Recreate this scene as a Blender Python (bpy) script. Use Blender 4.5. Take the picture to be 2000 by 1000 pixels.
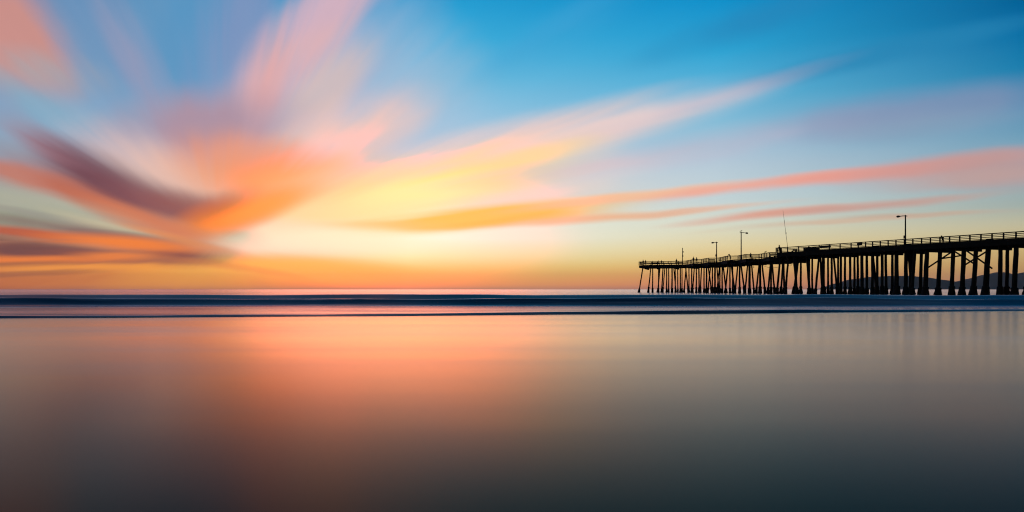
import bpy, bmesh, math, random
from mathutils import Vector, Matrix
random.seed(7)
S = bpy.context.scene
for o in list(bpy.data.objects): bpy.data.objects.remove(o)
C = S.collection
R = math.radians
K = 0.0007            # tangent per photo pixel (2000 px wide photo, 70 deg lens)
HZ = 565.0            # photo row of the horizon
CAM_Z = 1.1

# ------------------------------------------------------------------ camera
cam = bpy.data.cameras.new('camera'); camo = bpy.data.objects.new('camera', cam); C.objects.link(camo)
camo.location = (0, 0, CAM_Z); camo.rotation_euler = (R(90), 0, 0)
cam.sensor_width = 36; cam.lens = 18 / (1000 * K); cam.shift_y = 0.0325
cam.clip_start = 0.1; cam.clip_end = 60000
S.camera = camo
S.view_settings.view_transform = 'Standard'; S.view_settings.look = 'None'
S.view_settings.exposure = 0; S.view_settings.gamma = 1; S.view_settings.use_curve_mapping = False
S.cycles.max_bounces = 5; S.cycles.glossy_bounces = 3; S.cycles.diffuse_bounces = 2
S.cycles.sample_clamp_indirect = 4; S.cycles.filter_width = 1.1

def lin(c):
    return tuple(((v/255)/12.92 if v/255 <= 0.04045 else ((v/255+0.055)/1.055)**2.4) for v in c) + (1.0,)

# ------------------------------------------------------------------ world: dusk sky with wind-drawn streaks of cloud
SUN_AZ = math.atan((760-1000)*K)      # azimuth from +Y, towards +X
SUN_EL = R(6.0)
W = bpy.data.worlds.new('World'); S.world = W; W.use_nodes = True
W.cycles.sampling_method = 'MANUAL'; W.cycles.sample_map_resolution = 512
nt = W.node_tree; N = nt.nodes; LK = nt.links
for n in list(N): N.remove(n)
def nd(t, **kw):
    n = N.new(t)
    for k, v in kw.items(): setattr(n, k, v)
    return n
def math_n(op, a, b=None, c=None, clamp=False):
    n = nd('ShaderNodeMath', operation=op, use_clamp=clamp)
    for i, v in enumerate((a, b, c)):
        if v is None: continue
        if isinstance(v, (int, float)): n.inputs[i].default_value = v
        else: LK.new(v, n.inputs[i])
    return n.outputs[0]
def smooth(v, a, b, t0=0.0, t1=1.0):
    n = nd('ShaderNodeMapRange', interpolation_type='SMOOTHSTEP')
    LK.new(v, n.inputs[0]); n.inputs[1].default_value = a; n.inputs[2].default_value = b
    n.inputs[3].default_value = t0; n.inputs[4].default_value = t1
    return n.outputs[0]
def mix(f, a, b):
    n = nd('ShaderNodeMix', data_type='RGBA'); n.clamp_factor = True
    if isinstance(f, (int, float)): n.inputs[0].default_value = f
    else: LK.new(f, n.inputs[0])
    for i, v in ((6, a), (7, b)):
        if isinstance(v, tuple): n.inputs[i].default_value = v
        else: LK.new(v, n.inputs[i])
    return n.outputs[2]
tc = nd('ShaderNodeTexCoord')
sep = nd('ShaderNodeSeparateXYZ'); LK.new(tc.outputs['Generated'], sep.inputs[0])
dx, dy, dz = sep.outputs
az = math_n('ARCTAN2', dx, dy)
el = math_n('ARCSINE', dz)
# clear-air gradients by elevation at four bearings; (photo row, colour)
def station(px, rows, zen):
    x = (px-1000)*K; ca = math.cos(math.atan(x))
    r = nd('ShaderNodeValToRGB'); cr = r.color_ramp; cr.interpolation = 'EASE'
    pts = []
    for y, c in rows:
        e = math.atan((HZ-y)*K*ca); pts.append((max(e, 0)/1.6, lin(c)))
    for e, c in zen: pts.append((R(e)/1.6, lin(c)))
    pts.sort(key=lambda t: t[0])
    while len(cr.elements) > 1: cr.elements.remove(cr.elements[-1])
    cr.elements[0].position = pts[0][0]; cr.elements[0].color = pts[0][1]
    for p, c in pts[1:]:
        q = cr.elements.new(p); q.color = c
    cr.interpolation = 'LINEAR'
    LK.new(math_n('DIVIDE', el, 1.6), r.inputs[0])
    return r.outputs[0]
ZEN = [(30, (6, 84, 138)), (50, (4, 54, 98)), (88, (3, 36, 70))]
stL = station(0, [(565,(196,112,88)),(552,(236,130,68)),(535,(245,140,66)),(500,(238,126,64)),(455,(178,150,125)),(400,(176,176,158)),(330,(155,160,172)),(250,(142,172,198)),(170,(128,165,200)),(90,(108,150,190)),(0,(95,135,180))], ZEN)
stC = station(800, [(565,(240,160,118)),(558,(268,178,108)),(545,(278,198,104)),(525,(266,224,126)),(500,(262,252,194)),(465,(256,260,243)),(430,(254,250,228)),(380,(240,224,208)),(320,(205,212,226)),(240,(165,202,228)),(150,(110,188,224)),(70,(62,174,220)),(0,(38,160,212))], ZEN)
stM = station(1400, [(565,(192,132,116)),(556,(238,152,106)),(540,(250,174,104)),(515,(246,204,124)),(480,(240,222,170)),(440,(224,227,207)),(390,(202,218,220)),(320,(186,206,220)),(260,(150,196,220)),(190,(98,184,220)),(100,(46,166,214)),(0,(14,146,204))], ZEN)
stR = station(2000, [(565,(172,128,112)),(550,(206,148,102)),(520,(210,166,102)),(480,(214,188,126)),(440,(200,193,160)),(400,(166,180,174)),(340,(148,176,188)),(280,(122,166,190)),(210,(84,146,184)),(130,(24,128,176)),(60,(2,112,166)),(0,(0,98,152))], ZEN)
sky = nd('ShaderNodeTexSky', sky_type='NISHITA'); sky.sun_disc = False
sky.sun_elevation = SUN_EL; sky.sun_rotation = SUN_AZ; sky.air_density = 1.2; sky.dust_density = 1.0; sky.ozone_density = 2.0
nish = nd('ShaderNodeVectorMath', operation='SCALE'); LK.new(sky.outputs[0], nish.inputs[0]); nish.inputs[3].default_value = 0.035
aL, aC, aM, aR = [math.atan((p-1000)*K) for p in (0, 800, 1400, 2000)]
def lerp01(v, a, b):
    n = nd('ShaderNodeMapRange'); n.clamp = True; LK.new(v, n.inputs[0]); n.inputs[1].default_value = a; n.inputs[2].default_value = b
    return n.outputs[0]
base = mix(lerp01(az, aL, aC), stL, stC)
base = mix(lerp01(az, aC, aM), base, stM)
base = mix(lerp01(az, aM, aR), base, stR)
# thin fibres drawn out along the wind: noise in fan coordinates about the streaks' vanishing bearing
ymax = math_n('MAXIMUM', dy, 0.12)
gx = math_n('DIVIDE', dx, ymax); gz = math_n('DIVIDE', dz, ymax)
VX, VZ = (430-1000)*K, (HZ-470)*K
rx = math_n('SUBTRACT', gx, VX); rz = math_n('SUBTRACT', gz, VZ)
fan = math_n('ARCTAN2', rz, rx)
rad = math_n('SQRT', math_n('ADD', math_n('MULTIPLY', rx, rx), math_n('MULTIPLY', rz, rz)))
cmb = nd('ShaderNodeCombineXYZ'); LK.new(math_n('MULTIPLY', fan, 7.0), cmb.inputs[0]); LK.new(math_n('MULTIPLY', rad, 1.3), cmb.inputs[1])
nz = nd('ShaderNodeTexNoise'); nz.inputs['Scale'].default_value = 1.0; nz.inputs['Detail'].default_value = 4.0; nz.inputs['Roughness'].default_value = 0.6
LK.new(cmb.outputs[0], nz.inputs['Vector'])
fib = math_n('SUBTRACT', nz.outputs[0], 0.5)
cmb2 = nd('ShaderNodeCombineXYZ'); LK.new(math_n('MULTIPLY', fan, 2.2), cmb2.inputs[0]); LK.new(math_n('MULTIPLY', rad, 2.5), cmb2.inputs[1]); cmb2.inputs[2].default_value = 7.3
nz2 = nd('ShaderNodeTexNoise'); nz2.inputs['Scale'].default_value = 1.6; nz2.inputs['Detail'].default_value = 2.0
LK.new(cmb2.outputs[0], nz2.inputs['Vector'])
wob = math_n('SUBTRACT', nz2.outputs[0], 0.5)
amp = math_n('MINIMUM', math_n('MULTIPLY', rad, 0.07), 0.022)
off = math_n('MULTIPLY', math_n('ADD', math_n('MULTIPLY', fib, 0.8), math_n('MULTIPLY', wob, 0.7)), amp)
cc = nd('ShaderNodeCombineXYZ')
LK.new(math_n('ADD', gx, off), cc.inputs[0]); LK.new(math_n('ADD', gz, off), cc.inputs[1])
COORD = cc.outputs[0]
col = base
# two sets of drawn-out strands that fray the banks
STR = []; FADE = smooth(rad, 0.05, 0.36, 0.15, 2.7)
for k, (fa, ra) in enumerate(((5.5, 2.2), (3.2, 3.4), (9.0, 1.8))):
    cb = nd('ShaderNodeCombineXYZ'); LK.new(math_n('MULTIPLY', fan, fa), cb.inputs[0]); LK.new(math_n('MULTIPLY', rad, ra), cb.inputs[1]); cb.inputs[2].default_value = 3.1+4*k
    nn_ = nd('ShaderNodeTexNoise'); nn_.inputs['Scale'].default_value = 1.0; nn_.inputs['Detail'].default_value = 3.0; nn_.inputs['Roughness'].default_value = 0.6
    LK.new(cb.outputs[0], nn_.inputs['Vector'])
    STR.append(math_n('MULTIPLY_ADD', math_n('SUBTRACT', nn_.outputs[0], 0.5), FADE, 1.0))
NB = 0
def cloud(x, y, lx, ly, ang, c, s):
    """one soft bank of cloud: bearing/height given by photo position, half lengths, tilt (deg, rising right), colour, cover"""
    global col, NB
    m = nd('ShaderNodeMapping', vector_type='TEXTURE')
    m.inputs['Location'].default_value = ((x-1000)*K, (HZ-y)*K, 0)
    m.inputs['Rotation'].default_value = (0, 0, R(ang))
    m.inputs['Scale'].default_value = (lx*K, ly*K, 1)
    LK.new(COORD, m.inputs['Vector'])
    g = nd('ShaderNodeTexGradient', gradient_type='SPHERICAL'); LK.new(m.outputs[0], g.inputs[0])
    f = smooth(math_n('MULTIPLY', g.outputs[1], STR[NB % 3]), 0.0, 0.9, 0.0, s); NB += 1
    col = mix(f, col, lin(c))
CLOUDS = [
 # high left: pink bank, lavender and blue lanes
 (230,120,460,260,0,(126,158,192),.6), (360,60,190,230,-10,(86,150,196),.75), (470,90,130,260,-15,(132,150,192),.75), (180,60,120,220,35,(110,148,190),.5),
 (10,70,240,130,-52,(208,146,136),.95), (70,140,190,60,-12,(172,166,172),.75), (262,120,230,58,-62,(156,156,186),.75),
 (75,205,150,50,-28,(116,172,200),.7), (150,240,180,60,-30,(146,180,204),.6),
 (770,200,240,210,40,(178,194,215),.45), (640,150,330,190,45,(184,184,208),.75), (590,75,340,95,52,(226,180,184),.9), (670,0,240,60,25,(206,178,198),.6), (515,185,180,62,74,(230,172,170),.8),
 (620,195,200,70,45,(222,194,186),.7), (620,245,160,40,-10,(205,195,208),.5),
 (395,250,270,105,5,(178,148,164),.95), (250,295,190,70,-18,(206,186,192),.75), (340,345,220,70,-18,(240,198,182),.85),
 # orange and yellow heart of the sunset
 (665,272,240,100,25,(255,206,188),.85), (525,350,280,108,-13,(255,158,98),.98), (480,303,190,55,0,(240,156,130),.45), (650,365,240,85,5,(255,192,124),.8),
 (980,290,660,70,13.5,(250,212,200),.85), (1350,208,400,27,17,(204,190,206),.65), (1150,257,400,36,15.5,(244,214,208),.6),
 (1070,345,270,62,8,(240,214,206),.7), (880,350,390,75,12,(255,228,134),.95), (1000,315,230,28,13,(255,224,150),.6), (800,385,260,52,10,(255,240,174),.85), (610,420,270,50,5,(255,226,170),.85),
 (1010,385,300,36,5,(252,222,204),.7), (950,424,390,32,5.5,(253,198,96),.98), (760,441,210,17,0,(252,198,118),.8), (1010,432,300,14,5,(254,190,90),.7),
 # long salmon streaks to the right
 (1160,325,400,30,7,(222,200,206),.6), (1240,383,330,16,7,(253,198,156),.9), (1440,365,330,18,6.5,(248,174,152),.9), (1640,346,330,20,6.2,(240,158,142),.82),
 (1860,323,340,30,6,(214,154,146),.85), (2010,330,260,58,3,(192,156,154),.85), (1880,352,330,28,3,(198,164,158),.65),
 (1200,424,340,12,5,(247,186,142),.85), (1380,408,230,8,5,(235,186,160),.6),
 (1520,417,270,14,5.5,(232,164,142),.92), (1720,401,330,14,4.8,(204,160,148),.85), (1640,433,330,9,4,(218,178,150),.6), (1800,420,260,8,2,(200,170,150),.5),
 (1520,267,390,50,8,(188,188,208),.75), (1830,214,430,60,7.5,(132,148,182),.72), (1800,250,330,40,6,(140,166,190),.5),
 (1720,105,430,34,13,(40,134,182),.6), (1480,35,330,50,20,(40,134,186),.6), (1100,60,260,60,30,(70,165,215),.4),
 # low left: dark bank, red lanes, pale wedge
 (470,470,420,50,2,(250,236,204),.95), (500,455,230,40,0,(253,232,194),.9), (620,472,340,38,0,(257,250,216),.75), (330,530,560,50,0,(280,184,76),.95), (560,524,360,34,-2,(275,208,96),.8), (60,542,330,34,0,(235,126,64),.7),
 (70.0,330.0,190.0,46.0,-25.0,(154,150,162),.8), (95.0,292.0,200.0,50.0,-30.0,(164,140,150),.75), (150.0,325.0,230.0,48.0,-33.0,(164,108,118),.8), (215,362,245,70,-29,(110,69,80),.92),
 (322,402,240,54,-20,(144,86,90),.88), (395.0,405.0,170.0,42.0,-8.0,(160,94,86),.7),
 (440.0,424.0,190.0,50.0,18.0,(255,138,50),.95), (515.0,405.0,170.0,40.0,20.0,(255,168,78),.85), (425.0,400.0,110.0,34.0,20.0,(205,98,66),.4),
 (50.0,352.0,180.0,35.1,-14.0,(202,126,106),.9), (180.0,392.0,220.0,37.8,-26.0,(194,108,84),.92), (300.0,438.0,240.0,34.0,-18.0,(226,132,92),.9),
 (80.0,403.0,280.0,40.0,-13.0,(180,180,160),.92), (30.0,434.0,190.0,37.8,0.0,(160,170,148),.85), (225.0,450.0,190.0,18.9,-15.0,(208,194,160),.85), (50.0,417.0,190.0,13.5,-10.0,(158,150,142),.6),
 (140.0,452.0,290.0,24.3,-8.0,(140,114,106),.88), (220.0,467.0,220.0,17.6,-3.0,(148,98,90),.8),
 (50.0,460.0,260.0,17.6,-6.0,(198,94,64),.92),
 (40,488,330,30,-3,(124,78,74),.97), (180,492,190,14,2,(150,88,76),.7), (335,496,170,34,-3,(150,88,78),1.0), (240.0,511.0,230.0,13.5,0.0,(190,106,76),.8), (430,517,210,12,-8,(228,134,76),.4),
 (225.0,500.0,130.0,13.5,0.0,(255,140,66),.9), (0,507,300,12,0,(262,140,62),.95), (20.0,516.0,240.0,10.8,0.0,(188,110,70),.8), (120,525,360,13,1,(275,172,72),.9), (60.0,535.0,230.0,9.5,2.0,(180,108,70),.55),
 (250,476,260,20,-4,(258,138,62),1.0), (330,462,170,12,-14,(240,150,90),.6),
]
for a in CLOUDS: cloud(*a)
# brightness play of the fibres
sh = math_n('ADD', 1.0, math_n('MULTIPLY', math_n('MULTIPLY', fib, smooth(rad, 0.1, 0.4)), 0.10))
vm = nd('ShaderNodeVectorMath', operation='SCALE'); LK.new(col, vm.inputs[0]); LK.new(sh, vm.inputs[3])
# round the sunset the red light is stronger than the picture can hold
sc = nd('ShaderNodeSeparateColor'); LK.new(vm.outputs[0], sc.inputs[0])
gm = nd('ShaderNodeMapping', vector_type='TEXTURE'); LK.new(COORD, gm.inputs['Vector'])
gm.inputs['Location'].default_value = ((780-1000)*K, (HZ-415)*K, 0); gm.inputs['Rotation'].default_value = (0, 0, R(6)); gm.inputs['Scale'].default_value = (460*K, 215*K, 1)
gg = nd('ShaderNodeTexGradient', gradient_type='SPHERICAL'); LK.new(gm.outputs[0], gg.inputs[0])
GLOW = math_n('MULTIPLY', smooth(gg.outputs[1], 0.0, 0.9), smooth(sc.outputs[0], 0.78, 1.0))
red = math_n('MULTIPLY', sc.outputs[0], math_n('MULTIPLY_ADD', GLOW, 1.75, 1.0))
grn = math_n('MULTIPLY', sc.outputs[1], math_n('MULTIPLY_ADD', math_n('MULTIPLY', GLOW, GLOW), 0.12, 1.0))
jc = nd('ShaderNodeCombineColor'); LK.new(red, jc.inputs[0]); LK.new(grn, jc.inputs[1]); LK.new(sc.outputs[2], jc.inputs[2])
# away from the sunset the graded dusk gives way to the plain physical sky
da = math_n('ABSOLUTE', az)
col = mix(smooth(da, R(40), R(115)), jc.outputs[0], nish.outputs[0])
bg = nd('ShaderNodeBackground'); LK.new(col, bg.inputs[0]); bg.inputs[1].default_value = 1.0
out = nd('ShaderNodeOutputWorld'); LK.new(bg.outputs[0], out.inputs[0])

# ------------------------------------------------------------------ sun, just gone into the haze over the sea
sl = bpy.data.lights.new('sun', 'SUN'); so = bpy.data.objects.new('sun', sl); C.objects.link(so)
sl.energy = 0.012; sl.angle = R(34); sl.color = (1.0, 0.45, 0.18)
sd = Vector((math.sin(SUN_AZ)*math.cos(SUN_EL), math.cos(SUN_AZ)*math.cos(SUN_EL), math.sin(SUN_EL)))
so.rotation_euler = (-sd).to_track_quat('-Z', 'Y').to_euler(); so.location = (-60, 40, 60)

# ------------------------------------------------------------------ materials
def mat(name, c, rough=0.7, ior=1.45, noise=None, bump=None, spec=0.5, c2=None):
    m = bpy.data.materials.new(name); m.use_nodes = True
    t = m.node_tree; b = t.nodes['Principled BSDF']
    b.inputs['Base Color'].default_value = (*c, 1); b.inputs['Roughness'].default_value = rough; b.inputs['IOR'].default_value = ior
    b.inputs['Specular IOR Level'].default_value = spec
    if noise:
        co = t.nodes.new('ShaderNodeTexCoord'); mp = t.nodes.new('ShaderNodeMapping'); mp.inputs['Scale'].default_value = noise
        n = t.nodes.new('ShaderNodeTexNoise'); n.inputs['Scale'].default_value = 1; n.inputs['Detail'].default_value = 4
        t.links.new(co.outputs['Object'], mp.inputs[0]); t.links.new(mp.outputs[0], n.inputs['Vector'])
        if c2:
            mx = t.nodes.new('ShaderNodeMix'); mx.data_type = 'RGBA'
            mx.inputs[6].default_value = (*c, 1); mx.inputs[7].default_value = (*c2, 1)
            t.links.new(n.outputs[0], mx.inputs[0]); t.links.new(mx.outputs[2], b.inputs['Base Color'])
        if bump:
            bp = t.nodes.new('ShaderNodeBump'); bp.inputs['Strength'].default_value = bump[0]; bp.inputs['Distance'].default_value = bump[1]
            t.links.new(n.outputs[0], bp.inputs['Height']); t.links.new(bp.outputs[0], b.inputs['Normal'])
    return m
def film(name, c, tint, rough, ior, nscale, bump, foam=False):
    # dark wet ground under a thin film of water: diffuse body, mirror film by Fresnel
    m = bpy.data.materials.new(name); m.use_nodes = True; t = m.node_tree
    for n in list(t.nodes): t.nodes.remove(n)
    L = t.links.new
    co = t.nodes.new('ShaderNodeTexCoord'); mp = t.nodes.new('ShaderNodeMapping'); mp.inputs['Scale'].default_value = nscale
    n = t.nodes.new('ShaderNodeTexNoise'); n.inputs['Scale'].default_value = 1; n.inputs['Detail'].default_value = 4
    L(co.outputs['Object'], mp.inputs[0]); L(mp.outputs[0], n.inputs['Vector'])
    bp = t.nodes.new('ShaderNodeBump'); bp.inputs['Strength'].default_value = bump[0]; bp.inputs['Distance'].default_value = bump[1]
    L(n.outputs[0], bp.inputs['Height'])
    d = t.nodes.new('ShaderNodeBsdfDiffuse'); d.inputs[0].default_value = (*c, 1)
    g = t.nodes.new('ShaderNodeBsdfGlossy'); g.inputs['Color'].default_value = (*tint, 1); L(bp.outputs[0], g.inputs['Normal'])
    mr = t.nodes.new('ShaderNodeMapRange'); L(n.outputs[0], mr.inputs[0]); mr.inputs[1].default_value = .3; mr.inputs[2].default_value = .7
    mr.inputs[3].default_value = rough*.85; mr.inputs[4].default_value = rough*1.15; L(mr.outputs[0], g.inputs['Roughness'])
    fr = t.nodes.new('ShaderNodeFresnel'); fr.inputs[0].default_value = ior
    pw = t.nodes.new('ShaderNodeMath'); pw.operation = 'POWER'; L(fr.outputs[0], pw.inputs[0]); pw.inputs[1].default_value = 1.3 if ior > 1.2 else 1.5
    ml = t.nodes.new('ShaderNodeMath'); ml.operation = 'MULTIPLY'; ml.use_clamp = True; L(pw.outputs[0], ml.inputs[0]); ml.inputs[1].default_value = 1.0 if ior > 1.2 else 2.0
    mx = t.nodes.new('ShaderNodeMixShader'); L(ml.outputs[0], mx.inputs[0]); L(d.outputs[0], mx.inputs[1]); L(g.outputs[0], mx.inputs[2])
    res = mx.outputs[0]
    if foam:      # drifted foam, drawn out along the crests, only in the surf zone
        m2 = t.nodes.new('ShaderNodeMapping'); m2.inputs['Scale'].default_value = (.035,.30,.1); L(co.outputs['Object'], m2.inputs[0])
        n2 = t.nodes.new('ShaderNodeTexNoise'); n2.inputs['Scale'].default_value = 1; n2.inputs['Detail'].default_value = 5; n2.inputs['Roughness'].default_value = .6; L(m2.outputs[0], n2.inputs['Vector'])
        f2 = t.nodes.new('ShaderNodeMapRange'); f2.interpolation_type = 'SMOOTHSTEP'; L(n2.outputs[0], f2.inputs[0]); f2.inputs[1].default_value = .43; f2.inputs[2].default_value = .72; f2.inputs[4].default_value = .75
        sp = t.nodes.new('ShaderNodeSeparateXYZ'); L(co.outputs['Object'], sp.inputs[0])
        f3 = t.nodes.new('ShaderNodeMapRange'); L(sp.outputs[1], f3.inputs[0]); f3.inputs[1].default_value = 170; f3.inputs[2].default_value = 400; f3.inputs[3].default_value = 1; f3.inputs[4].default_value = 0
        f4 = t.nodes.new('ShaderNodeMath'); f4.operation = 'MULTIPLY'; L(f2.outputs[0], f4.inputs[0]); L(f3.outputs[0], f4.inputs[1])
        fd = t.nodes.new('ShaderNodeBsdfDiffuse'); fd.inputs[0].default_value = (.55,.55,.58,1)
        m3 = t.nodes.new('ShaderNodeMixShader'); L(f4.outputs[0], m3.inputs[0]); L(res, m3.inputs[1]); L(fd.outputs[0], m3.inputs[2]); res = m3.outputs[0]
    o = t.nodes.new('ShaderNodeOutputMaterial'); L(res, o.inputs[0])
    return m
M = {}
M['timber'] = mat('dark_timber', (.030,.024,.020), .85, noise=(3,3,.6), bump=(.4,.02), c2=(.018,.015,.013), spec=.2)
M['wetpile'] = mat('tarred_pile', (.022,.018,.016), .8, noise=(4,4,.7), bump=(.5,.03), c2=(.014,.012,.011), spec=.2)
M['mussel'] = mat('mussels', (.012,.012,.014), .8, noise=(9,9,9), bump=(.8,.04), c2=(.02,.018,.018), spec=.2)
M['metal'] = mat('painted_steel', (.03,.03,.032), .5, spec=.3)
M['cloth_d'] = mat('dark_clothing', (.02,.02,.026), .9, spec=.1)
M['cloth_b'] = mat('brown_clothing', (.035,.026,.022), .9, spec=.1)
M['hair'] = mat('hair', (.015,.012,.010), .8, spec=.1)
M['feather'] = mat('gull_feathers', (.18,.18,.19), .8, spec=.1)
M['paint'] = mat('sign_paint', (.03,.03,.035), .7, spec=.2)
M['rope'] = mat('rope', (.03,.025,.02), .9, spec=.1)
M['hill'] = mat('hill_scrub', (.27,.21,.18), .95, noise=(.004,.004,.004), c2=(.19,.165,.13), spec=.0)
# wet sand under a skin of water smoothed by the surf
M['sand'] = film('wet_sand', (.012,.008,.006), (1.0,.80,.63), .20, 1.16, (.05,.35,.1), (.03,.05))  # mirror colour tinted orange, putting extra sunset warmth into the reflection
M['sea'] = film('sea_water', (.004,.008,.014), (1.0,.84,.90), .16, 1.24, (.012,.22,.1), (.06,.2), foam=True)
M['sand_dry'] = mat('beach_sand', (.20,.15,.11), .9, noise=(.6,.6,.6), bump=(.3,.05), c2=(.16,.12,.09), spec=.1)

# ------------------------------------------------------------------ mesh helpers
def mesh(name, vs, fs, m, parent=None, smooth_=False):
    me = bpy.data.meshes.new(name); me.from_pydata([tuple(v) for v in vs], [], fs); me.update()
    if smooth_: me.polygons.foreach_set('use_smooth', [True]*len(me.polygons))
    me.materials.append(m)
    o = bpy.data.objects.new(name, me); C.objects.link(o)
    if parent: o.parent = parent
    return o
class MB:
    def __init__(s): s.v = []; s.f = []
    def box(s, c, hx, hy, hz, ux=(1,0,0), uy=(0,1,0), uz=(0,0,1)):
        ux, uy, uz, c = Vector(ux), Vector(uy), Vector(uz), Vector(c); n = len(s.v)
        for k in (-1,1):
            for j in (-1,1):
                for i in (-1,1): s.v.append(c + ux*hx*i + uy*hy*j + uz*hz*k)
        s.f += [tuple(n+q for q in f) for f in ((0,2,3,1),(4,5,7,6),(0,1,5,4),(2,6,7,3),(0,4,6,2),(1,3,7,5))]
        return s
    def beam(s, a, b, w, h, up=(0,0,1)):
        a, b = Vector(a), Vector(b); d = (b-a); L = d.length; d = d/L
        sd_ = d.cross(Vector(up))
        if sd_.length < 1e-4: sd_ = d.cross(Vector((0,1,0)))
        sd_.normalize(); u = sd_.cross(d).normalized()
        return s.box((a+b)/2, L/2, w/2, h/2, d, sd_, u)
    def tube(s, pts, rs, seg=8, cap=True):
        n0 = len(s.v); pts = [Vector(p) for p in pts]
        for i, p in enumerate(pts):
            d = (pts[min(i+1,len(pts)-1)] - pts[max(i-1,0)]).normalized()
            a = d.cross(Vector((0,0,1)) if abs(d.z) < .9 else Vector((1,0,0))).normalized(); b = d.cross(a)
            for k in range(seg):
                t = 2*math.pi*k/seg; s.v.append(p + (a*math.cos(t)+b*math.sin(t))*rs[i])
        for i in range(len(pts)-1):
            for k in range(seg):
                q = (k+1) % seg
                s.f.append((n0+i*seg+k, n0+i*seg+q, n0+(i+1)*seg+q, n0+(i+1)*seg+k))
        if cap:
            s.f.append(tuple(n0+k for k in range(seg))[::-1]); e = n0+(len(pts)-1)*seg; s.f.append(tuple(e+k for k in range(seg)))
        return s
    def build(s, name, m, parent=None, sm=False): return mesh(name, s.v, s.f, m, parent, sm)
def tag(o, label=None, cat=None, group=None, kind=None):
    if label: o['label'] = label
    if cat: o['category'] = cat
    if group: o['group'] = group
    if kind: o['kind'] = kind
    return o
def thing(name, label, cat, loc=(0,0,0), group=None):
    o = bpy.data.objects.new(name, None); C.objects.link(o); o.location = loc; o.empty_display_size = .3
    return tag(o, label, cat, group)
def fbm(x, y, seed=0.0):
    from mathutils import noise
    return noise.fractal(Vector((x, y, seed)), 0.7, 2.0, 4)

# ------------------------------------------------------------------ ground, sea, hills
def grid(name, xs, ys, zf, m):
    vs = [(x, y, zf(x, y)) for y in ys for x in xs]; nx = len(xs)
    fs = [(j*nx+i, j*nx+i+1, (j+1)*nx+i+1, (j+1)*nx+i) for j in range(len(ys)-1) for i in range(nx-1)]
    return mesh(name, vs, fs, m, None, True)
def lin_space(a, b, n): return [a+(b-a)*i/(n-1) for i in range(n)]
def sand_z(x, y):
    z = 0.0
    if y < -6: z += (-6-y)*0.02
    if y > 44: z -= (y-44)*0.03
    return z
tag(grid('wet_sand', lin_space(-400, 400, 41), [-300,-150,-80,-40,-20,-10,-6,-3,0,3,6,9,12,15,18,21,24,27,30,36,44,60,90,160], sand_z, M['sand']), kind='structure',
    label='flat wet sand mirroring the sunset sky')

def shore(x):     # distance of the thin swash lip
    xx = max(-40, min(60, x))
    return 31.6 + 0.22*xx + 0.9*fbm(x*.03, 3.1)
def crest(d, front, back): return max(0, 1+d/(front*1.7))**1.15 if d < 0 else math.exp(-(d/back)**1.6)
def sea_z(x, y):
    s = shore(x); t = y-s
    z = .015 + min(max(t, 0)*.004, .045)
    z += .10*(.8+.8*fbm(x*.05, 5.0))*math.exp(-max(t-.35, 0)/1.6) * min(max(t/.35, 0), 1)          # swash lip: steep little front
    c1 = 47.8 + 1.8*fbm(x*.02, 8.0) + .012*x; z += (.45 + .22*fbm(x*.03, 21.0) - .0012*x)*crest(y-c1, 1.0, 4.0)
    c2 = 61 + 2.0*fbm(x*.012, 14.0);           z += (.58 + .20*fbm(x*.022, 33.0))*crest(y-c2, 1.8, 6.0)
    c4 = 74 + 3.0*fbm(x*.010, 54.0);           z += (.30 + .18*fbm(x*.018, 63.0))*crest(y-c4, 2.4, 7.0)
    c3 = 98 + 4*fbm(x*.008, 19.0);             z += (.14 + .12*fbm(x*.012, 44.0))*crest(y-c3, 3.0, 8.0)
    if y > 110: z += .08*fbm(x*.01, y*.03, 2.0)*min((y-110)/60, 1)
    return z
offs = [0, .08,.16,.25,.35,.45,.6,.9,1.3,2,3]
ysea = lin_space(44.0, 58, 94) + lin_space(58.3, 72, 46) + lin_space(73, 110, 50) + lin_space(113, 300, 50) + [330,380,450,550,700,900,1200,1700,2500,4000,7000,14000]
xsn = lin_space(-150, 190, 171)
vs, fs = [], []
rows = []
for o_ in offs: rows.append([(x, shore(x)+o_) for x in xsn])
for y in ysea:
    sx = min(max(1.0, y/110.0), 75)
    rows.append([(x*sx, y) for x in xsn])
for r in rows:
    for (x, y) in r: vs.append((x, y, sea_z(x, y) if y < 330 else .06))
for j in range(len(rows)-1):
    for i in range(len(xsn)-1):
        a = j*len(xsn)+i; fs.append((a, a+1, a+1+len(xsn), a+len(xsn)))
tag(mesh('sea', vs, fs, M['sea'], None, True), kind='structure', label='smooth dusk sea with low dark breakers')

def hill_range(name, pts, D, depth, label, seed):
    # ridge given by bearing/height pairs at distance D, a rounded body behind and before it
    xs = lin_space(pts[0][0], pts[-1][0], 140); prof = []
    for x in xs:
        for (x0,y0),(x1,y1) in zip(pts, pts[1:]):
            if x0 <= x <= x1:
                t = (x-x0)/(x1-x0); t = t*t*(3-2*t)*.5 + t*.5; prof.append(y0+(y1-y0)*t); break
    vs, fs = [], []; nr = 26
    for j in range(nr):
        u = -1 + 2*j/(nr-1)
        for x, y in zip(xs, prof):
            X = (x-1000)*K; Y = D + u*depth
            h = (HZ-y)*K*Y
            sh_ = max(0, math.cos(u*math.pi/2))**.8
            z = h*sh_*(1 + (.05*fbm(x*.03, u*3, seed) if abs(u) > .25 else .015*fbm(x*.08, 0, seed))) - 3
            vs.append((X*Y, Y, z))
    n = len(xs)
    for j in range(nr-1):
        for i in range(n-1): fs.append((j*n+i, j*n+i+1, (j+1)*n+i+1, (j+1)*n+i))
    return tag(mesh(name, vs, fs, M['hill'], None, True), kind='structure', label=label)
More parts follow.
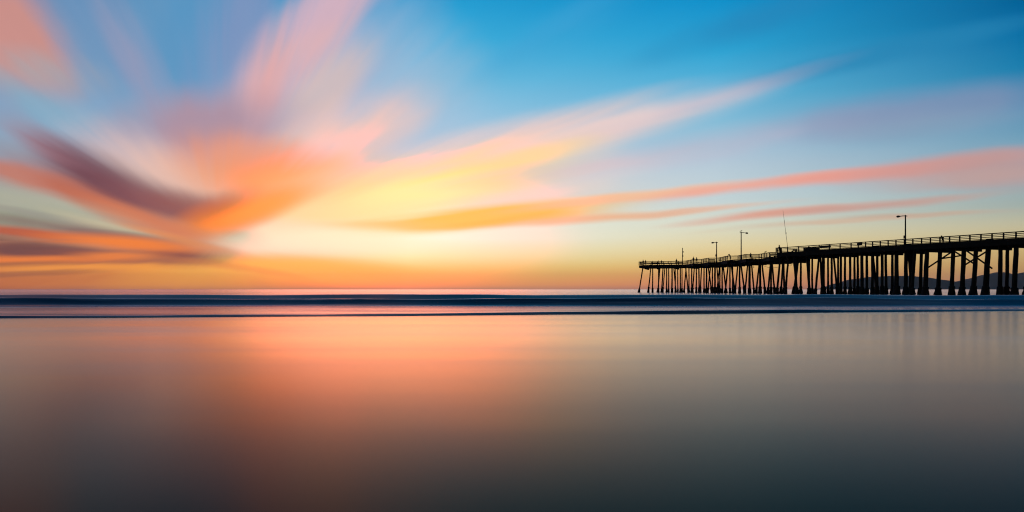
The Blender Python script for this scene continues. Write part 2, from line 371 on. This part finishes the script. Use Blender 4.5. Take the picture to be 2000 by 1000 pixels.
hill_range('hills', [(1560,566),(1600,563),(1630,553),(1660,545),(1700,540),(1740,538),(1780,538),(1810,541),(1845,546),(1880,551),(1930,558),(1990,566)], 7000, 900, 'low rounded headland across the bay', 1.0)
hill_range('hills', [(1790,566),(1830,558),(1862,550),(1890,544),(1920,536),(1950,530.5),(1966,531.5),(1980,535),(2000,531),(2060,522),(2150,530),(2250,524),(2400,545),(2600,566)], 8600, 1000, 'taller far hills at the right edge', 5.0)

# ------------------------------------------------------------------ the pier
RAIL_LOW, RAIL_HIGH = 8.78, 9.78                       # rail tops above the camera
Z_LOW, Z_HIGH = CAM_Z+RAIL_LOW-1.2, CAM_Z+RAIL_HIGH-1.38
LOW = [(1248,510.9),(1296,510.2),(1340,509.2),(1354,506.4),(1370.5,506),(1384,503.6),(1404.5,503.2),(1420,499.8),(1441.5,499.2),(1457,496.4),(1482.5,496.2),(1503,492.8),(1517,492.2)]
def at(px, Y, z=0): return Vector(((px-1000)*K*Y, Y, z))
lowP = [at(x, RAIL_LOW/(K*(HZ-y))) for x, y in LOW]
A = at(1517, RAIL_HIGH/(K*81.4)); B = at(2000, RAIL_HIGH/(K*114.0))
D_ = (A-B).normalized(); NV = Vector((D_.y, -D_.x, 0))          # along the pier out to sea / across it, away from the camera
END = B - D_*42
W_H = 11.0
def near_depth(px):
    if px >= 1517:
        X = (px-1000)*K; d = B-A
        s = (X*A.y - A.x)/(d.x - X*d.y); return A.y + s*d.y
    for (x0,_),(x1,_),p,q in zip(LOW, LOW[1:], lowP, lowP[1:]):
        if px <= x1:
            t = max(0, (px-x0)/(x1-x0)); return p.y + (q.y-p.y)*t
    return lowP[-1].y
def on_pier(px, off, z=None):
    if z is None: z = Z_HIGH if px >= 1517 else Z_LOW
    return at(px, near_depth(px)+off, z)

pier = thing('pier', 'long dark timber pier on leaning piles reaching out to sea', 'pier', (0,0,0))
lowF = [p + Vector((NV.x*o_, NV.y*o_, 0)) for p, o_ in zip(lowP, (13,13,7,9,8.5,9.5,8.5,10,9,10.5,10,11,11))]
lowF[0] = lowP[0] + Vector((3.2, 9.5, 0)); lowF[1] = lowP[1] + Vector((2.5,10.5,0)); lowF[2] = lowP[2]+Vector((4.5,9,0))
# deck planking: courses of boards across the pier, joined (too many and too far to pick apart)
def planks(near, far, z, name, th=.10, bw=.28):
    mb = MB()
    for (a, b, c, d) in zip(near, near[1:], far, far[1:]):
        L = max((b-a).length, (d-c).length); n = max(1, int(L/bw))
        for k in range(n):
            t0, t1 = (k+.03)/n, (k+.97)/n
            q = [a.lerp(b, t0), a.lerp(b, t1), c.lerp(d, t1), c.lerp(d, t0)]
            dz_ = random.uniform(-.008, .008); n0 = len(mb.v)
            for p in q: mb.v.append(Vector((p.x, p.y, z+dz_)))
            for p in q: mb.v.append(Vector((p.x, p.y, z-th)))
            mb.f += [(n0,n0+1,n0+2,n0+3),(n0+7,n0+6,n0+5,n0+4),(n0,n0+4,n0+5,n0+1),(n0+1,n0+5,n0+6,n0+2),(n0+2,n0+6,n0+7,n0+3),(n0+3,n0+7,n0+4,n0)]
    return tag(mb.build(name, M['timber'], pier), kind='stuff')
planks(lowP, lowF, Z_LOW, 'deck_planks')
highN = [END, B, A]; highF = [p+NV*W_H for p in highN]
planks(highN, highF, Z_HIGH, 'deck_planks')
# stringers under the planks
def stringers(near, far, z, ts, w=.25, h=.72):
    for t in ts:
        for (a, b, c, d) in zip(near, near[1:], far, far[1:]):
            p, q = a.lerp(c, t), b.lerp(d, t)
            if (q-p).length < .6: continue
            p, q = p.copy(), q.copy(); p.z = q.z = z-.10-h/2-.003
            MB().beam(p, q, w, h).build('stringer', M['timber'], pier)
stringers(lowP, lowF, Z_LOW, (.015,.26,.5,.74,.985))
stringers(highN, highF, Z_HIGH, (.012,.2,.4,.6,.8,.988))
# fascia closing the step between the two deck levels
MB().beam(A+Vector((0,0,Z_HIGH-.62)), A+NV*W_H+Vector((0,0,Z_HIGH-.62)), .2, 1.02).build('step_fascia', M['timber'], pier)
# near-edge curbs
def edge_beam(pts, z, name, w=.22, h=.22):
    for a, b in zip(pts, pts[1:]):
        p, q = a.copy(), b.copy(); p.z = q.z = z + h/2 + .01
        MB().beam(p, q, w, h).build(name, M['timber'], pier)
edge_beam([p+NV*.16 for p in highN], Z_HIGH, 'curb'); edge_beam([p-NV*.16 for p in highF], Z_HIGH, 'curb')

# railings
def rail_run(a, b, z, h, posts_t, bars, pw=.19):
    """posts at fractions posts_t of a..b and rails split between every third post"""
    for t in posts_t:
        p = a.lerp(b, t); MB().box((p.x, p.y, z+h/2), pw/2, pw/2, h/2).build('rail_post', M['timber'], pier)
    cuts = sorted(set([0.0] + list(posts_t)[3:-2:3] + [1.0]))
    u = Vector((b.x-a.x, b.y-a.y, 0)).normalized(); nn = Vector((u.y, -u.x, 0))*(pw/2+.028)
    for t0, t1 in zip(cuts, cuts[1:]):
        p, q = a.lerp(b, t0)+nn, a.lerp(b, t1)+nn
        for i, f in enumerate(bars):
            hh = .17 if i == 0 else .12
            zz = z + h*f - hh/2
            p.z = q.z = zz
            MB().beam(p, q, .06 if i else .18, hh).build('rail', M['timber'], pier)
BARS = (1.0, .77, .55, .33)
pxs = [1517,1525,1537,1558.6,1578.6,1598.6,1618.6,1639.6,1661,1675,1689.4,1703,1718,1733.4,1748.6,1765,1781.6,1798.6,1816,1834.5,1853.3,1873.1,1893,1914.6,1936.2,1958.7,1983,2008,2034]
HL = (END-A).length
post_t = []
for x in pxs:
    p = at(x, near_depth(x)); post_t.append((p-A).length/HL)
while post_t[-1] + 2.55/HL < 1: post_t.append(post_t[-1]+2.55/HL)
rail_run(A+NV*.2, END+NV*.2, Z_HIGH, 1.38, post_t, BARS)
rail_run(A+NV*(W_H-.2), END+NV*(W_H-.2), Z_HIGH, 1.0, [i/32 for i in range(33)], (1.0,.5), .14)
for run in (lowP, ):
    for a, b in zip(run, run[1:]):
        L = (b-a).length; n = max(1, round(L/2.1))
        rail_run(a, b, Z_LOW, 1.2, [i/n for i in range(n)], BARS, .16)
for a, b in zip(lowF, lowF[1:]):
    L = (b-a).length; n = max(1, round(L/2.6)); rail_run(a, b, Z_LOW, .9, [i/n for i in range(n)], (1.0,.5), .12)
rail_run(lowP[0], lowF[0], Z_LOW, 1.2, [0,.25,.5,.75,1], BARS, .12)
rail_run(A+Vector((-.1,.1,0)), A+NV*1.2, Z_HIGH, 1.38, [0, 1], BARS)

# piles: (bearing at top, bearing at foot, row across the pier, radius)
PILES = [
 (1255.5,1246.4,0,.20),(1271,1265,0,.19),(1274.7,1274.5,1,.19),(1286.4,1286,0,.19),(1289,1283.5,2,.19),(1295,1291.5,0,.20),(1298.5,1293.5,2,.17),(1302,1302,1,.19),(1306,1306,3,.19),
 (1312.5,1312.5,0,.24),(1316,1321,2,.18),(1319,1319,1,.18),(1323.4,1324,3,.19),(1328.8,1328.8,0,.20),(1332,1332,2,.17),(1340,1335,1,.19),(1339,1345.6,0,.19),(1345.6,1345.6,3,.19),
 (1351,1351,0,.20),(1356,1352,2,.19),(1360,1360,1,.20),(1365,1366,3,.22),(1370.5,1367,0,.19),(1375,1375,2,.20),(1380,1380,0,.24),(1383,1391.5,1,.19),(1388,1381,2,.18),(1391.5,1391.5,3,.20),(1396.5,1396.5,0,.26),
 (1400,1405,1,.19),(1406,1406,3,.20),(1405.5,1399,2,.18),(1410.5,1410.5,0,.20),(1412,1420,1,.20),(1422.5,1415,0,.20),(1425.6,1425.6,2,.20),(1428,1436.5,0,.22),(1431,1431,3,.18),(1441.5,1434,1,.20),(1444.5,1444.5,0,.24),(1447,1456,0,.21),
 (1460.7,1453.5,1,.20),(1464,1464,0,.30),(1467.5,1474,1,.20),(1483,1475.5,0,.21),(1484.7,1484.7,2,.28),(1488,1496,0,.21),(1505.5,1498.5,1,.22),(1506,1506,0,.22),(1507.5,1514.5,2,.21),(1524,1516,0,.24),
 (1530,1524,1,.22),(1529,1534.5,2,.20),(1540,1533,0,.24),(1531,1531,3,.2),(1550.5,1558,0,.27),(1559.5,1549,1,.27),(1555,1554.5,2,.26),(1564,1564,3,.24),(1575.5,1583,0,.26),(1580,1580,1,.26),(1586.4,1586.4,2,.22),
 (1600,1591,0,.24),(1602,1607,1,.24),(1608,1608,0,.34),(1617.4,1617.4,2,.22),(1624.4,1624.4,0,.24),(1628,1637,1,.22),(1637,1637,3,.24),(1642,1642,0,.26),(1650.4,1650.4,1,.24),(1660.6,1660.6,0,.26),(1669,1669,2,.24),
 (1675.5,1675.5,1,.25),(1683.5,1683.5,0,.34),(1693,1693,1,.28),(1704,1704,0,.27),(1704.5,1713.5,2,.24),(1713.5,1713.5,1,.26),(1723,1723,0,.29),(1730,1731,2,.28),(1743,1743,1,.27),(1751,1751,0,.42),
 (1769.6,1769,0,.36),(1774,1785,2,.28),(1780,1780,1,.44),(1787,1780,0,.32),(1800,1797,1,.32),(1811,1806,0,.42),(1836.5,1831,0,.38),(1862,1858,0,.36),(1883,1878,0,.40),(1907,1899.5,0,.40),(1929,1922,0,.34),(1932.5,1926,2,.30),
 (1954,1953,0,.36),(1968,1966,1,.30),(1985,1980,0,.40),(2010,2004,0,.38),(2022,2020,2,.36),(2040,2034,0,.38),(2068,2062,0,.38),(2080,2080,2,.34),(2104,2098,0,.38),(2140,2134,0,.38),
]
ROW = (.9, 3.6, 6.4, 9.2)
for i, (xt, xb, r, rad_) in enumerate(PILES):
    off_ = ROW[r]*(1.15 if xt >= 1517 else .85)
    zt = (Z_HIGH if xt >= 1517 else Z_LOW) - .80
    Yt = near_depth(xt) + off_; Yb = near_depth(max(xb, 1249)) + off_
    if xb < 1249: Yb = Yt
    if abs(xb-xt) < 2.5: Yb = Yt
    else: Yb = Yt + (Yb-Yt)*.5
    t = at(xt, Yt, zt); b = at(xb, Yb, -1.4)
    rad_ *= 1.0
    d = b-t; pts = []; rr = []
    nseg = 6
    for k in range(nseg+1):
        u = k/nseg; p = t + d*u + Vector((random.uniform(-.03,.03), random.uniform(-.03,.03), 0))*(0 if k in (0, nseg) else 1)
        pts.append(p); rr.append(rad_*(.92+.14*u)*random.uniform(.95,1.05))
    po = MB().tube(pts, rr, 9).build('pile', M['wetpile'], pier, True)
    # mussel and barnacle growth round the foot
    fp, fr = [], []
    top = 1.55 + random.uniform(-.25,.35); u0 = (zt-top)/(zt+1.4); u1 = 1.0
    for k, f in enumerate((0, .06, .2, .42, .65, 1)):
        u = u0 + (u1-u0)*f; fp.append(t + d*u)
        fr.append(rad_*(1.06, 1.42, 1.40, 1.62, 1.9, 1.95)[k]*random.uniform(.92,1.1) + (.0,.02,.03,.05,.08,.08)[k])
    mb = MB().tube(fp, fr, 10)
    for q in range(len(mb.v)): mb.v[q] = mb.v[q] + Vector((random.uniform(-1,1), random.uniform(-1,1), random.uniform(-.6,.6)))*.045
    mb.build('mussel_cluster', M['mussel'], po, True)
# cap beams across the piles
def caps(near, far, z, step, zoff):
    for (a, b, c, d) in zip(near, near[1:], far, far[1:]):
        L = (b-a).length; n = max(1, round(L/step))
        for k in range(n):
            t = (k+.5)/n; p, q = a.lerp(b, t), c.lerp(d, t); dd = (q-p).normalized()
            p = p+dd*.35; q = q-dd*.35; p.z = q.z = z-zoff
            MB().beam(p, q, .36, .40).build('cap_beam', M['timber'], pier)
caps(lowP, lowF, Z_LOW, 5.0, 1.03); caps(highN, highF, Z_HIGH, 5.2, 1.05)
# diagonal bracing near the shore end: photo bearings and rows -> points on the near row
def brace(x0, y0, x1, y1, off_=.55, w=.16, h=.24):
    p = []
    for x, y in ((x0,y0),(x1,y1)):
        Y = near_depth(x)+off_; p.append(at(x, Y, CAM_Z+(HZ-y)*K*Y))
    MB().beam(p[0], p[1], w, h).build('brace', M['timber'], pier)
brace(1812,523,1861,490.5); brace(1838,505.2,1882,498.5,.42); brace(1862,489.5,1903,515.5,.72); brace(1886,488.5,1938,524.5,.42); brace(1882,519,1928,490.5,.72)
brace(2030,488,2075,520); brace(2070,486,2035,525,.72)
# slack ropes under the deck
def rope(x0,y0,x1,y1,sag,off_=.3):
    pts = []
    for k in range(11):
        u = k/10; x = x0+(x1-x0)*u; y = y0+(y1-y0)*u + sag*4*u*(1-u); Y = near_depth((x0+x1)/2)+off_
        pts.append(at(x, Y, CAM_Z+(HZ-y)*K*Y))
    MB().tube(pts, [.035]*11, 5).build('slack_rope', M['rope'], pier)
rope(1487,517,1527,519,5); rope(1540,518,1549,512,4); 
Y = near_depth(1472)+.3
MB().tube([at(1472.3,Y,CAM_Z+(HZ-516)*K*Y), at(1472.3,Y,CAM_Z+(HZ-519.5)*K*Y), at(1472.3,Y,CAM_Z+(HZ-523.5)*K*Y)], [.03,.05,.09], 6).build('hanging_rope', M['rope'], pier)

# ------------------------------------------------------------------ lamp posts
def lamp(px, off_, ytop, side, label, arm=1.7, box_y=None):
    b = on_pier(px, off_); Y = b.y; ztop = CAM_Z+(HZ-ytop)*K*Y; h = ztop-b.z
    t = thing('lamp_post', label, 'lamp post', b, 'lamp posts along the pier')
    MB().tube([(0,0,0),(0,0,.25),(0,0,.3),(0,0,h)], [.22,.22,.15,.115], 10).build('pole', M['metal'], t, True)
    MB().tube([(0,0,h-.001),(0,0,h+.08)], [.12,.06], 8).build('pole_cap', M['metal'], t)
    MB().tube([(-.35*side,0,h-.16),(0,0,h-.12),(arm*.5*side,0,h-.13),(arm*side,0,h-.2)], [.08]*4, 7).build('arm', M['metal'], t)
    hd = MB(); hd.tube([((arm-.12)*side,0,h-.2),((arm+.1)*side,0,h-.22),((arm+.45)*side,0,h-.26),((arm+.6)*side,0,h-.25)], [.09,.2,.2,.1], 8)
    hd.build('lamp_head', M['metal'], t, True)
    if box_y:
        z = CAM_Z+(HZ-box_y)*K*Y - b.z
        MB().box((-.2*(1 if side < 0 else -1)*1, 0, z), .12, .14, .30).build('junction_box', M['metal'], t)
    return t
lamp(1768.4, 1.6, 420.5, -1, 'tall street lamp on the near high deck, arm to the left', 1.15, 463)
lamp(1447.6, 3.2, 453.5, 1, 'lamp post with its arm to the right and a gull on top', 1.2)
lamp(1399.6, 3.5, 472.5, -1, 'thin lamp post, arm to the left, on the lower deck', .85, 499)
# loudspeaker pole on the lower deck
b = on_pier(1333, 2.5); Y = b.y
t = thing('speaker_pole', 'bare pole without arm carrying two small boxes near the pier head', 'pole', b)
h = CAM_Z+(HZ-484)*K*Y-b.z
MB().tube([(0,0,0),(0,0,h)], [.13,.10], 8).build('pole', M['metal'], t, True)
z = CAM_Z+(HZ-492)*K*Y-b.z
MB().tube([(.1,0,z),(.22,0,z),(.36,0,z-.02)], [.10,.16,.19], 8).build('loudspeaker', M['metal'], t)
z = CAM_Z+(HZ-499.5)*K*Y-b.z
MB().box((.12,0,z), .10,.14,.32).build('switch_box', M['metal'], t)
# whip mast
b = on_pier(1539.8, 1.2); Y = b.y; tp = at(1529.2, Y, CAM_Z+(HZ-411)*K*Y)-b
t = thing('fishing_rod', 'very tall thin leaning rod rising above the railing at the step', 'fishing rod', b)
MB().tube([(0,0,0), tp*.35, tp*.7, tp], [.05,.04,.032,.022], 6).build('rod', M['metal'], t, True)
MB().tube([tp*.46+Vector((.02,0,-.2)), tp*.46+Vector((.02,0,.25))], [.09,.09], 6).build('reel', M['metal'], t)
MB().tube([tp*.72, tp*.77], [.05,.05], 6).build('ferrule', M['metal'], t)

# ------------------------------------------------------------------ things on the deck
def bench(px, off_, w, label, rot=0.0):
    t = thing('bench', label, 'bench', on_pier(px, off_), 'wooden benches on the pier'); t.rotation_euler = (0,0,rot)
    for k in range(3): MB().box((0,-.18+.18*k,.45), w/2,.08,.025).build('seat_slat', M['timber'], t)
    for k in range(3): MB().box((0,.25+.03*k,.60+.15*k), w/2,.02,.06).build('back_slat', M['timber'], t)
    for s_ in (-1,1):
        MB().box((s_*(w/2-.2),0,.21), .05,.26,.21).build('leg', M['timber'], t)
        MB().beam((s_*(w/2-.2),.22,.43),(s_*(w/2-.2),.33,.98),.06,.05,(1,0,0)).build('back_post', M['timber'], t)
rotp = math.atan2(-D_.y, -D_.x)
bench(1391, 2.0, 1.7, 'small bench behind the lower railing left of the thin lamp post', 0)
bench(1508.5, 1.6, 2.0, 'bench just below the step between the two decks', rotp)
bench(1551, 1.8, 1.4, 'low bench on the high deck right of the tall rod', rotp)
bench(1327, 2.2, 2.4, 'bench beside the bare speaker pole near the pier head', 0)
bench(1281, 4.5, 2.6, 'bench among the anglers at the pier head', 0)
# fish cleaning station (solid box with worktop)
b = on_pier(1584, 1.5); t = thing('cleaning_station', 'solid dark box counter behind the railing of the high deck', 'counter', b); t.rotation_euler = (0,0,rotp)
MB().box((0,0,.45), 1.75,.45,.45).build('cabinet', M['timber'], t); MB().box((0,0,.94), 1.85,.52,.04).build('worktop', M['timber'], t)
for k in (-1.2,0,1.2): MB().box((k,-.46,.45), .55,.015,.38).build('door', M['timber'], t)
# boards hung on the railing
b = on_pier(1612, .12, Z_HIGH+.86); t = thing('notice_board', 'long narrow board fixed to the railing right of the box counter', 'sign', b); t.rotation_euler = (0,0,rotp)
MB().box((0,0,0), 1.45,.03,.27).build('panel', M['paint'], t)
for s_ in (-1,1): MB().box((s_*1.0,-.05,0), .04,.02,.33).build('bracket', M['metal'], t)
b = on_pier(1679, .12, Z_HIGH+1.0); t = thing('ring_box', 'small square box fixed to the top of the railing', 'box', b); t.rotation_euler = (0,0,rotp)
MB().box((0,0,0), .55,.12,.33).build('case', M['paint'], t); MB().box((0,-.14,.0), .5,.02,.28).build('lid', M['paint'], t)
# low lockers showing just over the curb
for px, lb in ((1774, 'low locker beside the foot of the tall street lamp'), (1933, 'rounded low heap on the deck edge near the right end of the pier'), (1711, 'small low box on the curb left of the tall street lamp')):
    b = on_pier(px, .9); t = thing('locker', lb, 'locker', b, 'low lockers on the high deck'); t.rotation_euler = (0,0,rotp)
    MB().box((0,0,.2), .5,.3,.2).build('case', M['timber'], t); MB().box((0,0,.43), .53,.33,.03).build('lid', M['timber'], t)

# ------------------------------------------------------------------ people: one skinned body each
def person(px, off_, label, h=1.70, yaw=0.0, pose='stand', cloth='cloth_d', z=None):
    b = on_pier(px, off_, z); s = h/1.7
    lean = .0; crouch = 0
    J = {}
    hip = Vector((0,0,.92)); ch = Vector((0,.02,1.28)); nk = Vector((0,.02,1.47)); hd0 = Vector((0,.03,1.56)); hd1 = Vector((0,.04,1.66))
    if pose == 'lean':
        ch = Vector((0,-.16,1.24)); nk = Vector((0,-.27,1.40)); hd0 = Vector((0,-.33,1.48)); hd1 = Vector((0,-.37,1.57))
    if pose == 'sit':
        hip = Vector((0,.0,.50)); ch = Vector((0,-.02,.88)); nk = Vector((0,-.04,1.08)); hd0 = Vector((0,-.06,1.17)); hd1 = Vector((0,-.07,1.27))
    V = []; E = []; Rr = []
    def add(p, r, par=None):
        V.append(p*s); Rr.append(r*s)
        if par is not None: E.append((par, len(V)-1))
        return len(V)-1
    ip = add(hip, .155); iw = add(hip.lerp(ch,.45), .135, ip); ic = add(ch, .165, iw); ik = add(nk, .062, ic); ih = add(hd0, .085, ik); ih2 = add(hd1, .095, ih); add(hd1+Vector((0,.0,.08)), .06, ih2)
    hands = []
    for sd_ in (-1,1):
        sh_ = add(ch+Vector((sd_*.19,0,.11)), .065, ic)
        if pose == 'lean':
            e = add(ch+Vector((sd_*.26,-.12,-.12)), .048, sh_); w_ = add(ch+Vector((sd_*.14,-.36,-.10)), .036, e)
        elif pose == 'sit':
            e = add(ch+Vector((sd_*.25,-.05,-.18)), .048, sh_); w_ = add(ch+Vector((sd_*.14,-.28,-.26)), .036, e)
        else:
            e = add(ch+Vector((sd_*.25,.01,-.19)), .048, sh_); w_ = add(ch+Vector((sd_*.24,-.08,-.43)), .036, e)
        pm = add(V[w_]/s+Vector((0,-.05,-.06)), .034, w_)
        for q in range(4): add(V[pm]/s+Vector(((q-1.5)*.022,-.045,-.07+.006*abs(q-1.5))), .010, pm)
        add(V[w_]/s+Vector((-sd_*.045,-.06,-.07)), .011, w_)
        l0 = add(hip+Vector((sd_*.10,0,-.06)), .092, ip)
        if pose == 'sit':
            kn = add(Vector((sd_*.13,-.44,.50)), .065, l0); an = add(Vector((sd_*.13,-.46,.09)), .045, kn)
        else:
            kn = add(Vector((sd_*.12,-.03,.49)), .066, l0); an = add(Vector((sd_*.12,.02,.09)), .046, kn)
        add(V[an]/s+Vector((0,-.16,-.05)), .040, an)
    me = bpy.data.meshes.new('person'); me.from_pydata([tuple(v) for v in V], E, [])
    me.materials.append(M[cloth])
    o = bpy.data.objects.new('person', me); C.objects.link(o); o.location = b; o.rotation_euler = (0,0,yaw)
    sk = o.modifiers.new('skin', 'SKIN'); sk.use_smooth_shade = True
    lay = me.skin_vertices[0].data if me.skin_vertices else None
    if lay is None:
        bm = bmesh.new(); bm.from_mesh(me); bm.verts.layers.skin.verify(); bm.to_mesh(me); bm.free(); lay = me.skin_vertices[0].data
    for i, r in enumerate(Rr): lay[i].radius = (r, r*(.72 if i in (0,1,2) else 1))
    for i in range(len(lay)): lay[i].use_root = (i == 0)
    ss = o.modifiers.new('sub', 'SUBSURF'); ss.levels = 1; ss.render_levels = 1
    tag(o, label, 'person', 'people on the pier')
    hr = MB().tube([(hd1+Vector((0,.03,-.10)))*s, (hd1+Vector((0,.03,0)))*s, (hd1+Vector((0,.01,.08)))*s, (hd1+Vector((0,.0,.115)))*s], [.075*s,.108*s,.095*s,.03*s], 8)
    hr.build('hair', M['hair'], o, True)
    return o
person(1256.2, .5, 'person standing at the outermost corner of the pier head', 1.74, .3, 'stand')
person(1260.8, .8, 'person beside the corner angler at the pier head, second from the end', 1.70, -.4, 'stand', 'cloth_b')
person(1273.8, .6, 'stocky person against the railing above the first upright pile', 1.42, .2, 'lean')
person(1284.4, .9, 'third angler from the end, leaning at the rail', 1.55, .5, 'lean', 'cloth_b')
person(1292.2, .7, 'fourth angler from the end, dark jacket, at the rail', 1.58, -.2, 'stand')
person(1305, 1.2, 'seated person low behind the rail left of the speaker pole', 1.5, 1.2, 'sit', 'cloth_b')
person(1321.3, .8, 'tall person standing just left of the bare speaker pole', 1.85, .2, 'stand')
person(1354.5, .9, 'tall person standing alone where the lower railing steps forward', 1.92, .1, 'stand')
person(1360.5, .8, 'slim person right of the tall lone figure on the lower deck', 1.75, -.5, 'stand', 'cloth_b')
person(1420.5, .7, 'left one of two people facing each other on the lower deck', 1.70, 1.2, 'lean')
person(1426.6, .9, 'right one of two people facing each other on the lower deck', 1.76, -1.2, 'lean')
person(1466, 1.3, 'person seated on the railing side right of the gull lamp', 1.95, .3, 'sit', 'cloth_b')
person(1522.3, .7, 'person standing at the corner of the high deck above the step', 1.95, .4, 'stand')
person(1525.5, .8, 'stooped person close behind the one at the high deck corner', 1.42, -.6, 'lean', 'cloth_b')
person(1841.8, .75, 'lone person leaning on the railing near the right end', 1.60, rotp+.0, 'lean').scale = (1.35, 1.3, 1.0)

# gulls
def gull(p, label, yaw=0.0, s=1.0):
    t = thing('gull', label, 'gull', p, 'gulls perched on the pier'); t.rotation_euler = (0,0,yaw); t.scale = (s,s,s)
    MB().tube([(-.24,0,.10),(-.16,0,.13),(-.02,0,.17),(.10,0,.20),(.16,0,.27),(.20,0,.31)], [.02,.05,.085,.075,.045,.03], 8).build('body', M['feather'], t, True)
    MB().tube([(.15,0,.29),(.20,0,.315),(.25,0,.31)], [.03,.048,.03], 8).build('head', M['feather'], t, True)
    MB().tube([(.26,0,.31),(.33,0,.295)], [.018,.006], 6).build('beak', M['mussel'], t)
    for k in (-1,1):
        MB().tube([(0,.035*k,.10),(0,.035*k,0)], [.01,.01], 5).build('leg', M['mussel'], t)
        MB().tube([(.08,.07*k,.19),(-.10,.08*k,.15),(-.30,.05*k,.09)], [.03,.05,.012], 6).build('wing', M['feather'], t, True)
b = on_pier(1447.6, 3.2); Y = b.y
gull(at(1447.3, Y, CAM_Z+(HZ-453.5)*K*Y+.08), 'gull perched on top of the lamp post', .3, 1.3)
p_ = on_pier(1495, 0.0, CAM_Z+RAIL_LOW); gull(p_, 'gull standing on the lower railing left of the step', .4, 1.5)

# ------------------------------------------------------------------ sea haze: one closed box of pale air round everything
hm = bpy.data.materials.new('haze_air'); hm.use_nodes = True; t_ = hm.node_tree
for n in list(t_.nodes): t_.nodes.remove(n)
pv = t_.nodes.new('ShaderNodeVolumePrincipled'); pv.inputs['Color'].default_value = (.98,.90,.88,1); pv.inputs['Density'].default_value = 3.4e-5; pv.inputs['Anisotropy'].default_value = .3
ho = t_.nodes.new('ShaderNodeOutputMaterial'); t_.links.new(pv.outputs[0], ho.inputs['Volume'])
tag(MB().box((0, 6900, 143), 15500, 7500, 147).build('haze', hm), 'thin pale evening haze over the bay', kind='stuff')
